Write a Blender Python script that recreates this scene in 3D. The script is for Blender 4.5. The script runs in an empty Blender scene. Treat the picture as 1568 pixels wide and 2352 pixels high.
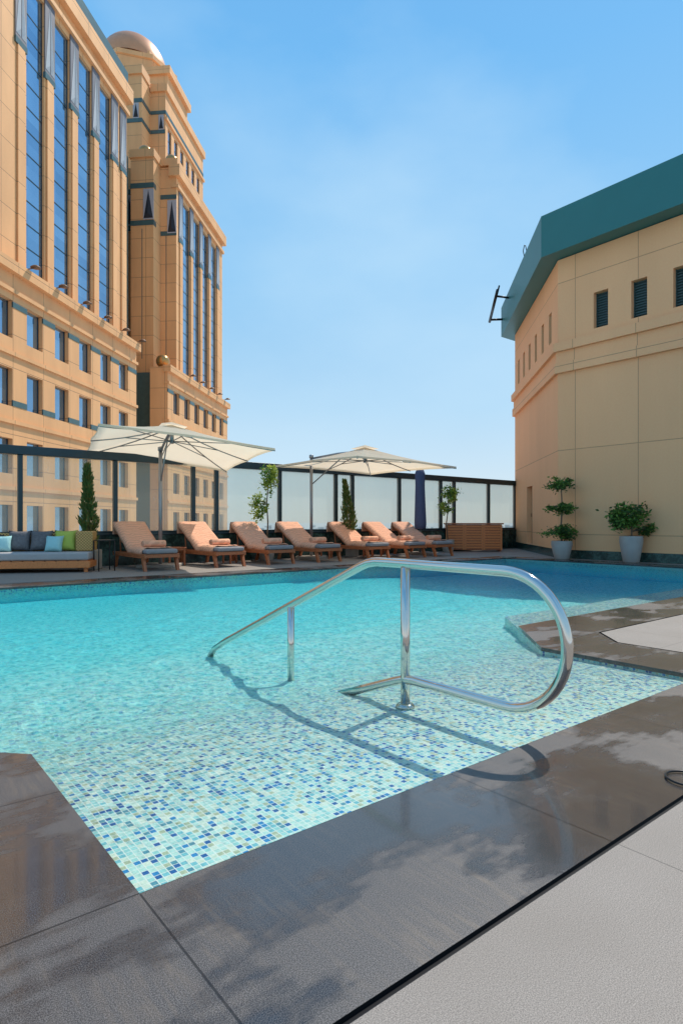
import bpy, bmesh, math, random
from mathutils import Vector, Matrix, geometry, noise
random.seed(7)
D=bpy.data
scene=bpy.context.scene
coll=scene.collection
R38=math.radians(38.8); R6=math.radians(-6.2)
U=(math.cos(R38),math.sin(R38)); V=(-U[1],U[0])
def uvw(u,v,z=0): return Vector((u*U[0]+v*V[0],u*U[1]+v*V[1],z))

# ---------------------------------------------------------------- materials
class NT:
    def __init__(s,name):
        s.m=D.materials.new(name); s.m.use_nodes=True; s.t=s.m.node_tree; s.t.nodes.clear()
        s.out=s.t.nodes.new('ShaderNodeOutputMaterial')
    def n(s,typ,**k):
        nd=s.t.nodes.new(typ)
        for a,b in k.items(): setattr(nd,a,b)
        return nd
    def l(s,a,b): s.t.links.new(a,b)
    def val(s,x,inp):
        if isinstance(x,(int,float)): inp.default_value=x
        elif isinstance(x,(tuple,list)):
            inp.default_value=tuple(x)+((1,) if len(x)==3 and len(inp.default_value)==4 else ())
        else: s.l(x,inp)
    def math(s,op,a,b=0,c=None,clamp=False):
        nd=s.n('ShaderNodeMath',operation=op); nd.use_clamp=clamp
        s.val(a,nd.inputs[0]); s.val(b,nd.inputs[1])
        if c is not None: s.val(c,nd.inputs[2])
        return nd.outputs[0]
    def mix(s,f,a,b,mode='MIX'):
        nd=s.n('ShaderNodeMixRGB',blend_type=mode)
        s.val(f,nd.inputs[0]); s.val(a,nd.inputs[1]); s.val(b,nd.inputs[2]); return nd.outputs[0]
    def noise(s,vec,scale,detail=3,rough=.5):
        nd=s.n('ShaderNodeTexNoise'); nd.inputs['Scale'].default_value=scale
        nd.inputs['Detail'].default_value=detail; nd.inputs['Roughness'].default_value=rough
        if vec is not None: s.l(vec,nd.inputs['Vector'])
        return nd
    def ramp(s,f,stops):
        nd=s.n('ShaderNodeValToRGB'); e=nd.color_ramp.elements
        while len(e)<len(stops): e.new(.5)
        for i,(p,c) in enumerate(stops):
            e[i].position=p; e[i].color=(c,c,c,1) if isinstance(c,(int,float)) else tuple(c)+(1,)
        s.l(f,nd.inputs[0]); return nd.outputs[0]
    def pos(s,ang=0,scale=None):
        g=s.n('ShaderNodeNewGeometry'); o=g.outputs['Position']
        if ang:
            r=s.n('ShaderNodeVectorRotate',rotation_type='Z_AXIS'); s.l(o,r.inputs['Vector']); r.inputs['Angle'].default_value=-ang; o=r.outputs[0]
        if scale:
            m=s.n('ShaderNodeMapping'); m.inputs['Scale'].default_value=scale; s.l(o,m.inputs[0]); o=m.outputs[0]
        return o
    def nrm(s,ang=0):
        g=s.n('ShaderNodeNewGeometry'); o=g.outputs['True Normal']
        if ang:
            r=s.n('ShaderNodeVectorRotate',rotation_type='Z_AXIS'); s.l(o,r.inputs['Vector']); r.inputs['Angle'].default_value=-ang; o=r.outputs[0]
        return o
    def sep(s,v):
        x=s.n('ShaderNodeSeparateXYZ'); s.l(v,x.inputs[0]); return x.outputs
    def line(s,c,sp,off,w):
        f=s.math('FRACT',s.math('DIVIDE',s.math('ADD',c,-off+w/2+1000*sp),sp))
        return s.math('LESS_THAN',f,w/sp)
    def bump(s,h,strength=.2,dist=.02):
        b=s.n('ShaderNodeBump'); b.inputs['Strength'].default_value=strength; b.inputs['Distance'].default_value=dist
        s.l(h,b.inputs['Height']); return b.outputs[0]
    def pbr(s,col,rough=.5,metal=0,normal=None,spec=None,alpha=None,coat=None):
        p=s.n('ShaderNodeBsdfPrincipled')
        s.val(col,p.inputs['Base Color']); s.val(rough,p.inputs['Roughness']); s.val(metal,p.inputs['Metallic'])
        if normal is not None: s.l(normal,p.inputs['Normal'])
        if spec is not None: s.val(spec,p.inputs['Specular IOR Level'])
        if coat is not None:
            s.val(coat,p.inputs['Coat Weight']); p.inputs['Coat Roughness'].default_value=.06
        s.l(p.outputs[0],s.out.inputs[0]); return p

def simple(name,col,rough=.5,metal=0,var=.15,scale=8,bump=.1,bscale=40,bd=.01,obj=True,spec=None):
    t=NT(name)
    tc=t.n('ShaderNodeTexCoord').outputs['Object'] if obj else t.pos()
    n=t.noise(tc,scale,4)
    c=t.mix(n.outputs[0],tuple(x*(1-var) for x in col),tuple(min(1,x*(1+var)) for x in col))
    nb=t.noise(tc,bscale,3)
    t.pbr(c,rough,metal,t.bump(nb.outputs[0],bump,bd),spec)
    return t.m

def stone(name,col,ang,sx,sy,sz,ox=0,oy=0,oz=0,w=.035,jd=.55,rough=.7,streak=.12):
    t=NT(name); p=t.pos(ang); x,y,z=t.sep(p); nx,ny,nz=t.sep(t.nrm(ang))
    lx=t.math('MULTIPLY',t.line(x,sx,ox,w),t.math('GREATER_THAN',t.math('ABSOLUTE',ny),.8))
    ly=t.math('MULTIPLY',t.line(y,sy,oy,w),t.math('GREATER_THAN',t.math('ABSOLUTE',nx),.8))
    lz=t.math('MULTIPLY',t.line(z,sz,oz,w),t.math('LESS_THAN',t.math('ABSOLUTE',nz),.5))
    j=t.math('MAXIMUM',t.math('MAXIMUM',lx,ly),lz)
    st=t.noise(t.pos(ang,(.9,.9,.22)),1.0,5,.55).outputs[0]
    c=t.mix(t.ramp(st,[(.3,0),(.7,1)]),tuple(a*(1-streak) for a in col),tuple(min(1,a*(1+streak*.6)) for a in col))
    fine=t.noise(p,22,3).outputs[0]
    c=t.mix(.12,c,t.mix(fine,(.2,.15,.1),(1,.95,.85)),'OVERLAY')
    cb=t.n('ShaderNodeCombineXYZ'); t.l(t.math('FLOOR',t.math('DIVIDE',t.math('ADD',y,1000*sy-oy),sy)),cb.inputs[1]); t.l(t.math('FLOOR',t.math('DIVIDE',t.math('ADD',z,1000*sz-oz),sz)),cb.inputs[2])
    wn=t.n('ShaderNodeTexWhiteNoise',noise_dimensions='3D'); t.l(cb.outputs[0],wn.inputs[0])
    c=t.mix(t.math('MULTIPLY',wn.outputs[0],.12),c,tuple(a*.55 for a in col))
    c=t.mix(t.math('MULTIPLY',j,jd),c,(.14,.07,.035))
    h=t.math('SUBTRACT',t.math('MULTIPLY',fine,.15),j)
    t.pbr(c,rough,0,t.bump(h,.3,.01)); return t.m

M={}
TAN=(.80,.40,.165)
M['tan']=stone('tan_stone_cladding',TAN,R6,2.6,2.65,1.72,ox=.4,oy=.15,oz=.35,jd=.7)
M['tan_wall']=stone('tan_render',(.88,.46,.225),R38,3.45,1.72,2.35,ox=.3,oy=.43,oz=3.02,w=.02,jd=.5,streak=.05)
M['green_stone']=simple('dark_green_stone',(.06,.11,.105),.35,0,.3,3,.05)
M['teal']=simple('teal_painted_metal',(.018,.155,.155),.42,0,.08,1.2,.04,6)
M['bronze']=simple('bronze_cladding',(.62,.27,.12),.4,.2,.15,2,.05)
M['gold']=simple('gold_ball',(.55,.28,.09),.28,.7,.15,2,.05)
M['silver']=simple('silver_panel',(.62,.58,.55),.5,.0,.1,2,.05)
M['silver_dark']=simple('grey_panel',(.15,.14,.15),.5,.1,.1,2,.05)
M['grey_mid']=simple('mid_grey_panel',(.42,.38,.38),.6,.0,.1,2,.05)
M['matte_dark']=simple('matte_dark_panel',(.02,.02,.025),.8,.0,.1,2,.05)
M['dark_metal']=simple('dark_green_metal',(.022,.045,.055),.35,.3,.2,4,.03)
M['black']=simple('black_metal',(.015,.015,.017),.35,.4,.2,6,.03)
M['grey_metal']=simple('grey_metal',(.30,.30,.31),.35,.6,.1,6,.03)
M['hood']=simple('bronze_lamp_hood',(.16,.09,.05),.5,.3,.2,6,.03)

def glass_window():
    t=NT('blue_window_glass'); p=t.pos(R6); x,y,z=t.sep(p)
    n=t.noise(t.pos(R6,(1,.8,.35)),.7,2).outputs[0]
    cb=t.n('ShaderNodeCombineXYZ'); t.l(t.math('FLOOR',t.math('DIVIDE',z,1.3)),cb.inputs[2]); t.l(t.math('FLOOR',t.math('DIVIDE',y,2.65)),cb.inputs[1])
    wn=t.n('ShaderNodeTexWhiteNoise',noise_dimensions='3D'); t.l(cb.outputs[0],wn.inputs[0])
    c=t.mix(t.math('ADD',t.math('MULTIPLY',n,.6),t.math('MULTIPLY',wn.outputs[0],.4)),(.17,.30,.45),(.40,.57,.73))
    t.pbr(c,.06,.85,t.bump(t.noise(p,.5,1).outputs[0],.1,.05),.6); return t.m
M['glass']=glass_window()

def marble():
    t=NT('green_marble'); p=t.pos(R38)
    n=t.noise(p,3,8,.7).outputs[0]; w=t.noise(p,14,8,.75).outputs[0]
    c=t.mix(t.ramp(t.math('ADD',t.math('MULTIPLY',n,.6),t.math('MULTIPLY',w,.4)),[(.42,0),(.5,.3),(.56,1)]),(.012,.028,.024),(.06,.12,.10))
    t.pbr(c,.25); return t.m
M['marble']=marble()

def granite(dark=True):
    t=NT('dark_granite' if dark else 'light_granite_paving'); p=t.pos(R38); x,y,z=t.sep(p)
    sp=t.noise(p,330,2,.8).outputs[0]; big=t.noise(p,1.7,6,.62).outputs[0]
    if dark:
        ux=t.line(x,1.25,.605,.006); vy=t.line(y,.8,1.62,.006)
        side=t.math('MULTIPLY',t.math('GREATER_THAN',y,1.615),t.math('LESS_THAN',y,2.95))
        j=t.math('ADD',t.math('MULTIPLY',ux,t.math('SUBTRACT',1,side)),t.math('MULTIPLY',vy,side))
        tid=t.n('ShaderNodeTexWhiteNoise',noise_dimensions='1D')
        t.l(t.math('FLOOR',t.math('DIVIDE',t.math('ADD',x,99.395),1.25)),tid.inputs['W'])
        c=t.mix(t.ramp(sp,[(.42,0),(.60,1)]),(.022,.020,.020),(.175,.160,.152))
        c=t.mix(t.math('MULTIPLY',tid.outputs[0],.25),c,(.085,.062,.047))
        stq=t.noise(t.pos(R38,(16,1.6,1)),2.2,8,.75).outputs[0]
        c=t.mix(t.math('MULTIPLY',t.ramp(stq,[(.47,0),(.62,1)]),t.math('MULTIPLY',t.ramp(big,[(.40,0),(.60,1)]),.38)),c,(.22,.165,.115))
        wn=t.math('ADD',t.math('MULTIPLY',t.noise(t.pos(R38,(1,1.5,1)),1.0,7,.56).outputs[0],.86),t.math('MULTIPLY',t.noise(t.pos(R38,(3,11,1)),1.5,4,.6).outputs[0],.14))
        wet=t.ramp(wn,[(.45,0),(.485,.75),(.56,1)])
        c=t.mix(t.math('MULTIPLY',wet,.85),c,t.mix(1,c,(.46,.44,.44),'MULTIPLY'))
        c=t.mix(t.math('MULTIPLY',j,.85),c,(.008,.007,.007))
        r=t.math('SUBTRACT',t.math('ADD',.40,t.math('MULTIPLY',big,.12)),t.math('MULTIPLY',wet,.26),clamp=True)
        hn=t.math('ADD',t.math('MULTIPLY',sp,t.math('SUBTRACT',1,t.math('MULTIPLY',wet,.8))),t.math('MULTIPLY',t.noise(p,14,3).outputs[0],.5))
        t.pbr(c,r,0,t.bump(t.math('SUBTRACT',hn,t.math('MULTIPLY',j,3)),.22,.0018),.5,coat=t.math('MULTIPLY',t.ramp(wn,[(.475,0),(.52,1)]),.55))
    else:
        ux=t.line(x,1.25,.605,.005); vy=t.line(y,1.25,.94,.005)
        j=t.math('MAXIMUM',ux,vy)
        c=t.mix(t.ramp(sp,[(.40,0),(.62,1)]),(.17,.148,.13),(.38,.335,.295))
        sp2=t.noise(p,140,3,.75).outputs[0]
        c=t.mix(.3,c,t.mix(sp2,(.12,.11,.1),(.9,.87,.83)),'OVERLAY')
        c=t.mix(t.math('MULTIPLY',t.ramp(big,[(.35,0),(.7,1)]),.35),c,(.22,.185,.15))
        c=t.mix(t.math('MULTIPLY',j,.6),c,(.05,.045,.04))
        t.pbr(c,t.math('ADD',.55,t.math('MULTIPLY',big,.2)),0,t.bump(t.math('MULTIPLY',j,-2),.10,.0015),.3)
    return t.m
M['granite']=granite(True); M['deck']=granite(False)

def mosaic():
    t=NT('glass_mosaic'); p=t.pos(R38)
    X0,Y0,z0=t.sep(p)
    depth=t.math('MULTIPLY',z0,-1)
    dn=t.noise(p,9,3)
    off=t.n('ShaderNodeVectorMath',operation='SUBTRACT'); t.l(dn.outputs['Color'],off.inputs[0]); off.inputs[1].default_value=(.5,.5,.5)
    am=t.math('MULTIPLY',t.math('SUBTRACT',depth,.055,clamp=True),.9)
    am=t.math('MINIMUM',am,.10)
    sc=t.n('ShaderNodeVectorMath',operation='SCALE'); t.l(off.outputs[0],sc.inputs[0]); t.l(am,sc.inputs['Scale'])
    ad=t.n('ShaderNodeVectorMath',operation='ADD'); t.l(p,ad.inputs[0]); t.l(sc.outputs[0],ad.inputs[1])
    x,y,z=t.sep(ad.outputs[0])
    S=.0225
    ix=t.math('FLOOR',t.math('DIVIDE',x,S)); iy=t.math('FLOOR',t.math('DIVIDE',y,S)); iz=t.math('FLOOR',t.math('DIVIDE',z,S))
    cb=t.n('ShaderNodeCombineXYZ'); t.l(ix,cb.inputs[0]); t.l(iy,cb.inputs[1])
    nz=t.math('LESS_THAN',t.math('ABSOLUTE',t.sep(t.nrm())[2]),.5)
    t.l(t.math('MULTIPLY',iz,nz),cb.inputs[2])
    wn=t.n('ShaderNodeTexWhiteNoise',noise_dimensions='3D'); t.l(cb.outputs[0],wn.inputs[0])
    c=t.ramp(wn.outputs[0],[(0,(.38,.56,.49)),(.24,(.26,.48,.46)),(.42,(.50,.58,.47)),(.58,(.14,.38,.42)),(.70,(.34,.38,.26)),(.79,(.07,.22,.28)),(.86,(.012,.18,.40)),(.935,(.008,.09,.27))])
    for nd in t.t.nodes:
        if nd.type=='VALTORGB' and len(nd.color_ramp.elements)==8: nd.color_ramp.interpolation='CONSTANT'
    pn=t.noise(p,110,3,.6).outputs[0]
    c=t.mix(.6,c,t.mix(pn,(.10,.22,.22),(.98,1,.94)),'OVERLAY')
    gx=t.line(x,S,0,.003); gy=t.line(y,S,0,.003)
    gz=t.math('MULTIPLY',t.line(z,S,0,.003),nz)
    g=t.math('MAXIMUM',t.math('MAXIMUM',gx,gy),gz)
    c=t.mix(g,c,(.64,.69,.61))
    # water absorption painted into the tile colour, growing with depth and position
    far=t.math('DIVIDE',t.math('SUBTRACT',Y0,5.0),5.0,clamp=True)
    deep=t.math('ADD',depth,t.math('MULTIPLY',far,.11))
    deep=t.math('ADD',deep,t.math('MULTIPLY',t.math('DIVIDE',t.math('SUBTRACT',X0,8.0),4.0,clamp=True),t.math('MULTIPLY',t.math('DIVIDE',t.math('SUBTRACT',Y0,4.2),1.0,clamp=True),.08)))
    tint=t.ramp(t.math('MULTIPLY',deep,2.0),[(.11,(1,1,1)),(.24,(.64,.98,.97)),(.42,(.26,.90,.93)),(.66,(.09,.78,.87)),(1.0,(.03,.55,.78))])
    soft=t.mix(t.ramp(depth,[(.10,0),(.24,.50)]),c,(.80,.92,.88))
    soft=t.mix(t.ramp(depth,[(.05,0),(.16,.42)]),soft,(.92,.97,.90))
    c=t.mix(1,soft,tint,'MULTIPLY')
    t.pbr(c,.3,0,None,.3); return t.m
M['mosaic']=mosaic()

def water():
    t=NT('pool_water'); p=t.pos(R38); x,y,z=t.sep(p)
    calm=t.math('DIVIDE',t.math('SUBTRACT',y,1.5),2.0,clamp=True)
    n1=t.noise(t.pos(R38,(1,1.3,1)),6.0,3,.6).outputs[0]; n2=t.noise(p,22,4,.7).outputs[0]; n3=t.noise(p,1.1,2).outputs[0]
    h=t.math('ADD',t.math('MULTIPLY',n1,.055),t.math('ADD',t.math('MULTIPLY',n2,.040),t.math('MULTIPLY',n3,.035)))
    h=t.math('MULTIPLY',h,t.math('ADD',.10,t.math('MULTIPLY',calm,.90)))
    b=t.n('ShaderNodeBump'); b.inputs['Strength'].default_value=1; b.inputs['Distance'].default_value=1.0; t.l(h,b.inputs['Height'])
    gl=t.n('ShaderNodeBsdfGlossy'); gl.inputs['Roughness'].default_value=.05; t.l(b.outputs[0],gl.inputs['Normal'])
    # painted caustics: cell pattern in the transparent colour stands in for focused light
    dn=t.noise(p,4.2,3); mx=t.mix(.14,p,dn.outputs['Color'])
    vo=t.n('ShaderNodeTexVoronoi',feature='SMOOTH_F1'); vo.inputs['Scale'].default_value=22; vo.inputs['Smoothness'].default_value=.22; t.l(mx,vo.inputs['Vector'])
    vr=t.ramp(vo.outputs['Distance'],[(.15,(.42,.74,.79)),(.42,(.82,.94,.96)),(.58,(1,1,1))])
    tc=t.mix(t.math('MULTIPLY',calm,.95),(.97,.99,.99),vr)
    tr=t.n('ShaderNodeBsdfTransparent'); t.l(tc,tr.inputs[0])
    fr=t.n('ShaderNodeFresnel'); fr.inputs['IOR'].default_value=1.33; t.l(b.outputs[0],fr.inputs['Normal'])
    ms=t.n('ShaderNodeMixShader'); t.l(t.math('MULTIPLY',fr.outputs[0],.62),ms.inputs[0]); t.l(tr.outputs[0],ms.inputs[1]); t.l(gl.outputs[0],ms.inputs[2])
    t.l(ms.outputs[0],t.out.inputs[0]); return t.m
M['water']=water()

def fence_glass():
    t=NT('frosted_fence_glass'); p=t.pos(R38)
    X0=t.sep(p)[0]
    n=t.noise(t.pos(R38,(.8,.8,.3)),1.2,3).outputs[0]
    tr=t.n('ShaderNodeBsdfTransparent'); tr.inputs[0].default_value=(.84,.87,.80,1)
    df=t.n('ShaderNodeBsdfTranslucent'); df.inputs[0].default_value=(.80,.90,.84,1)
    d2=t.n('ShaderNodeBsdfDiffuse'); d2.inputs[0].default_value=(.72,.80,.72,1)
    m0=t.n('ShaderNodeMixShader'); m0.inputs[0].default_value=.45; t.l(df.outputs[0],m0.inputs[1]); t.l(d2.outputs[0],m0.inputs[2])
    fro=t.math('ADD',.15,t.math('MULTIPLY',t.math('GREATER_THAN',X0,7.4),.24))
    m1=t.n('ShaderNodeMixShader'); t.l(t.math('ADD',fro,t.math('MULTIPLY',n,.18)),m1.inputs[0]); t.l(tr.outputs[0],m1.inputs[1]); t.l(m0.outputs[0],m1.inputs[2])
    gl=t.n('ShaderNodeBsdfGlossy'); gl.inputs['Roughness'].default_value=.02
    fr=t.n('ShaderNodeFresnel'); fr.inputs[0].default_value=1.35
    m2=t.n('ShaderNodeMixShader'); t.l(fr.outputs[0],m2.inputs[0]); t.l(m1.outputs[0],m2.inputs[1]); t.l(gl.outputs[0],m2.inputs[2])
    t.l(m2.outputs[0],t.out.inputs[0]); return t.m
M['fglass']=fence_glass()

def chrome():
    t=NT('polished_steel')
    n=t.noise(t.pos(R38,(30,2,30)),3,2).outputs[0]
    t.pbr((.70,.65,.59),t.math('ADD',.05,t.math('MULTIPLY',n,.08)),1); return t.m
M['chrome']=chrome()

def wood(name,c1,c2,rough=.5):
    t=NT(name); tc=t.n('ShaderNodeTexCoord').outputs['Object']
    m=t.n('ShaderNodeMapping'); m.inputs['Scale'].default_value=(14,2.5,14); t.l(tc,m.inputs[0])
    n=t.noise(m.outputs[0],2.5,6,.65).outputs[0]
    t.pbr(t.mix(t.ramp(n,[(.3,0),(.7,1)]),c1,c2),rough,0,t.bump(n,.2,.004)); return t.m
M['teak']=wood('red_teak',(.28,.07,.025),(.52,.17,.06))
M['teak_light']=wood('warm_teak',(.55,.16,.045),(.80,.28,.08))
def fabric(name,c,var=.12,sc=260,rough=.95,big=3,pat=0):
    t=NT(name); tc=t.n('ShaderNodeTexCoord').outputs['Object']
    n=t.noise(tc,sc,2).outputs[0]; b=t.noise(tc,big,4,.6).outputs[0]
    col=t.mix(t.math('ADD',t.math('MULTIPLY',n,.5),t.math('MULTIPLY',b,.5)),tuple(x*(1-var*2) for x in c),tuple(min(1,x*(1+var*1.5)) for x in c))
    h=t.math('ADD',t.math('MULTIPLY',n,.1),t.noise(tc,9,4).outputs[0])
    if pat:
        wv=t.n('ShaderNodeTexWave',wave_type='RINGS'); wv.inputs['Scale'].default_value=4; wv.inputs['Distortion'].default_value=10; wv.inputs['Detail'].default_value=3; t.l(tc,wv.inputs['Vector'])
        k=t.ramp(wv.outputs['Fac'],[(.45,0),(.6,1)])
        col=t.mix(t.math('MULTIPLY',k,pat),col,tuple(x*.58 for x in c)); h=t.math('ADD',h,t.math('MULTIPLY',k,-.15))
    t.pbr(col,rough,0,t.bump(h,.5,.04),.2); return t.m
M['towel']=fabric('peach_towelling',(.84,.44,.285),.08,pat=.42)
M['grey_cushion']=fabric('grey_cushion',(.30,.28,.285))
M['sofa_cushion']=fabric('light_grey_cushion',(.42,.395,.385))
M['pillow_dark']=fabric('charcoal_pattern',(.17,.16,.165),.5,38)
M['pillow_blue']=fabric('pale_blue_fabric',(.36,.62,.62))
M['pillow_green']=fabric('lime_fabric',(.46,.52,.10))
M['navy']=fabric('navy_cover',(.085,.10,.17))
def rattan():
    t=NT('woven_rattan'); tc=t.n('ShaderNodeTexCoord').outputs['Object']
    c=t.n('ShaderNodeTexChecker'); c.inputs['Scale'].default_value=34; t.l(tc,c.inputs['Vector'])
    t.pbr(t.mix(c.outputs[1],(.26,.13,.03),(.72,.42,.14)),.6,0,t.bump(c.outputs[1],.5,.01)); return t.m
M['rattan']=rattan()
def canopy_m():
    t=NT('cream_canopy'); tc=t.n('ShaderNodeTexCoord').outputs['Object']
    n=t.noise(tc,1.6,4).outputs[0]
    col=t.mix(n,(.80,.70,.54),(.92,.83,.67))
    d=t.n('ShaderNodeBsdfDiffuse'); t.l(col,d.inputs[0]); r=t.n('ShaderNodeBsdfTranslucent'); t.l(t.mix(.5,col,(.95,.74,.50)),r.inputs[0])
    nb=t.bump(t.noise(tc,2.5,2).outputs[0],.35,.06); t.l(nb,d.inputs['Normal'])
    m=t.n('ShaderNodeMixShader'); m.inputs[0].default_value=.55; t.l(d.outputs[0],m.inputs[1]); t.l(r.outputs[0],m.inputs[2]); t.l(m.outputs[0],t.out.inputs[0]); return t.m
M['canopy']=canopy_m()
def leafm(name,c,tr=.35):
    t=NT(name); n=t.noise(t.pos(),9,2).outputs[0]
    col=t.mix(n,tuple(x*.6 for x in c),tuple(x*1.4 for x in c))
    p=t.pbr(col,.45,0,None,.4); r=t.n('ShaderNodeBsdfTranslucent'); t.l(col,r.inputs[0])
    m=t.n('ShaderNodeMixShader'); m.inputs[0].default_value=tr; t.l(p.outputs[0],m.inputs[1]); t.l(r.outputs[0],m.inputs[2]); t.l(m.outputs[0],t.out.inputs[0]); return t.m
M['leaf_a']=leafm('leaf_mid_green',(.13,.25,.04)); M['leaf_b']=leafm('leaf_dark_green',(.05,.11,.025)); M['leaf_c']=leafm('leaf_yellow_green',(.40,.46,.07),.45)
M['cyp_a']=leafm('cypress_green',(.09,.16,.04)); M['cyp_b']=leafm('cypress_brown_green',(.20,.19,.05))
M['bark']=simple('bark',(.16,.11,.07),.9,0,.3,12,.4,60)
M['pot']=simple('grey_stone_pot',(.36,.34,.315),.75,0,.16,5,.2,50)
M['potb']=simple('beige_stone_pot',(.36,.31,.26),.8,0,.14,5,.2,50)
M['soil']=simple('soil',(.05,.035,.025),.95)
M['door']=simple('brown_door',(.42,.20,.09),.5)
M['louvre']=simple('dark_louvre',(.03,.07,.07),.45)
M['ground']=simple('hazy_plain',(.48,.52,.55),1,0,.12,.0008,0,1,obj=False)  # distance haze painted in as a pale blue-grey base colour
M['city']=simple('hazy_city',(.44,.47,.51),1,0,.1,.01,0,1,obj=False)  # same painted haze, put into the colour of the city blocks

# ---------------------------------------------------------------- mesh helpers
def box(bm,x0,x1,y0,y1,z0,z1,mi=0,bev=0,seg=2):
    vs=[bm.verts.new((x,y,z)) for z in (z0,z1) for y in (y0,y1) for x in (x0,x1)]
    fs=[]
    for q in ((0,2,3,1),(4,5,7,6),(0,1,5,4),(2,6,7,3),(0,4,6,2),(1,3,7,5)):
        f=bm.faces.new([vs[i] for i in q]); f.material_index=mi; fs.append(f)
    if bev:
        es=list({e for f in fs for e in f.edges})
        r=bmesh.ops.bevel(bm,geom=es,offset=bev,segments=seg,profile=.5,affect='EDGES')
        for f in r['faces']: f.material_index=mi; f.smooth=True
    return vs
def obox(bm,M4,sx,sy,sz,mi=0,bev=0):
    b2=bmesh.new(); box(b2,-sx/2,sx/2,-sy/2,sy/2,-sz/2,sz/2,mi,bev); b2.transform(M4); merge(bm,b2)
def merge(bm,b2):
    me=D.meshes.new('t'); b2.to_mesh(me); b2.free(); bm.from_mesh(me); D.meshes.remove(me)
def tube(bm,pts,r,seg=10,mi=0,caps=True,r2=None):
    pts=[Vector(p) for p in pts]; rings=[]; n=len(pts)
    up=None
    for i,p in enumerate(pts):
        d=(pts[min(i+1,n-1)]-pts[max(i-1,0)]).normalized()
        if up is None: up=Vector((0,0,1)) if abs(d.z)<.9 else Vector((1,0,0))
        a=d.cross(up).normalized(); b=a.cross(d).normalized(); up=b
        rr=r if r2 is None else r+(r2-r)*i/(n-1)
        rings.append([bm.verts.new(p+a*math.cos(k*2*math.pi/seg)*rr+b*math.sin(k*2*math.pi/seg)*rr) for k in range(seg)])
    for i in range(n-1):
        for k in range(seg):
            f=bm.faces.new((rings[i][k],rings[i][(k+1)%seg],rings[i+1][(k+1)%seg],rings[i+1][k])); f.smooth=True; f.material_index=mi
    if caps:
        for rg in (rings[0],rings[-1]):
            f=bm.faces.new(rg); f.material_index=mi
def lathe(bm,prof,seg=32,mi=0,c=(0,0)):
    rings=[]
    for r,z in prof:
        rings.append([bm.verts.new((c[0]+r*math.cos(k*2*math.pi/seg),c[1]+r*math.sin(k*2*math.pi/seg),z)) for k in range(seg)] if r>1e-5 else [bm.verts.new((c[0],c[1],z))])
    for a,b in zip(rings,rings[1:]):
        for k in range(seg):
            k2=(k+1)%seg
            if len(a)==1 and len(b)==1: continue
            if len(a)==1: f=bm.faces.new((a[0],b[k2],b[k]))
            elif len(b)==1: f=bm.faces.new((a[k],a[k2],b[0]))
            else: f=bm.faces.new((a[k],a[k2],b[k2],b[k]))
            f.smooth=True; f.material_index=mi
def sphere(bm,c,r,sq=1,mi=0,seg=20):
    n=seg//2
    prof=[(r*math.sin(math.pi*i/n) if 0<i<n else 0,c[2]-r*sq*math.cos(math.pi*i/n)) for i in range(n+1)]
    lathe(bm,prof,seg,mi,(c[0],c[1]))
def obj(name,bm,mats,parent=None,loc=(0,0,0),rotz=0,recalc=True,**props):
    if recalc: bmesh.ops.recalc_face_normals(bm,faces=bm.faces)
    me=D.meshes.new(name); bm.to_mesh(me); bm.free()
    for m in (mats if isinstance(mats,(list,tuple)) else [mats]): me.materials.append(M[m])
    o=D.objects.new(name,me); coll.objects.link(o); o.location=loc; o.rotation_euler=(0,0,rotz)
    if parent: o.parent=parent
    for k,v in props.items(): o[k]=v
    return o
def empty(name,loc,rotz,**props):
    o=D.objects.new(name,None); coll.objects.link(o); o.empty_display_size=.3
    o.location=loc; o.rotation_euler=(0,0,rotz)
    for k,v in props.items(): o[k]=v
    return o
def copy_thing(root,kids,loc,rotz,**props):
    r=root.copy(); r.location=loc; r.rotation_euler=(0,0,rotz); coll.objects.link(r)
    for k,v in props.items(): r[k]=v
    for c in kids:
        c2=c.copy(); c2.parent=r; coll.objects.link(c2)
    return r
def wall(bm,p0,d,nout,L,z0,z1,holes,depth,mi=0):
    """planar wall with rectangular openings; p0,d,nout 2D; holes (s0,s1,z0,z1)"""
    def P(s,o,z): return (p0[0]+d[0]*s+nout[0]*o,p0[1]+d[1]*s+nout[1]*o,z)
    ss=sorted({0,L}|{h[0] for h in holes}|{h[1] for h in holes}); zs=sorted({z0,z1}|{h[2] for h in holes}|{h[3] for h in holes})
    gv={}
    def g(s,z):
        if (s,z) not in gv: gv[(s,z)]=bm.verts.new(P(s,0,z))
        return gv[(s,z)]
    for i in range(len(ss)-1):
        for j in range(len(zs)-1):
            cs=(ss[i]+ss[i+1])/2; cz=(zs[j]+zs[j+1])/2
            if any(h[0]<cs<h[1] and h[2]<cz<h[3] for h in holes): continue
            bm.faces.new((g(ss[i],zs[j]),g(ss[i+1],zs[j]),g(ss[i+1],zs[j+1]),g(ss[i],zs[j+1]))).material_index=mi
    for h in holes:
        c=[(h[0],h[2]),(h[1],h[2]),(h[1],h[3]),(h[0],h[3])]
        for k in range(4):
            a,b=c[k],c[(k+1)%4]
            bm.faces.new([bm.verts.new(P(*q)) for q in ((a[0],0,a[1]),(b[0],0,b[1]),(b[0],-depth,b[1]),(a[0],-depth,a[1]))]).material_index=mi
def quadbox(bm,p0,d,nout,s0,s1,o0,o1,z0,z1,mi=0):
    vs=[]
    for z in (z0,z1):
        for o in (o0,o1):
            for s in (s0,s1):
                vs.append(bm.verts.new((p0[0]+d[0]*s+nout[0]*o,p0[1]+d[1]*s+nout[1]*o,z)))
    for q in ((0,2,3,1),(4,5,7,6),(0,1,5,4),(2,6,7,3),(0,4,6,2),(1,3,7,5)):
        bm.faces.new([vs[i] for i in q]).material_index=mi

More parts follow.
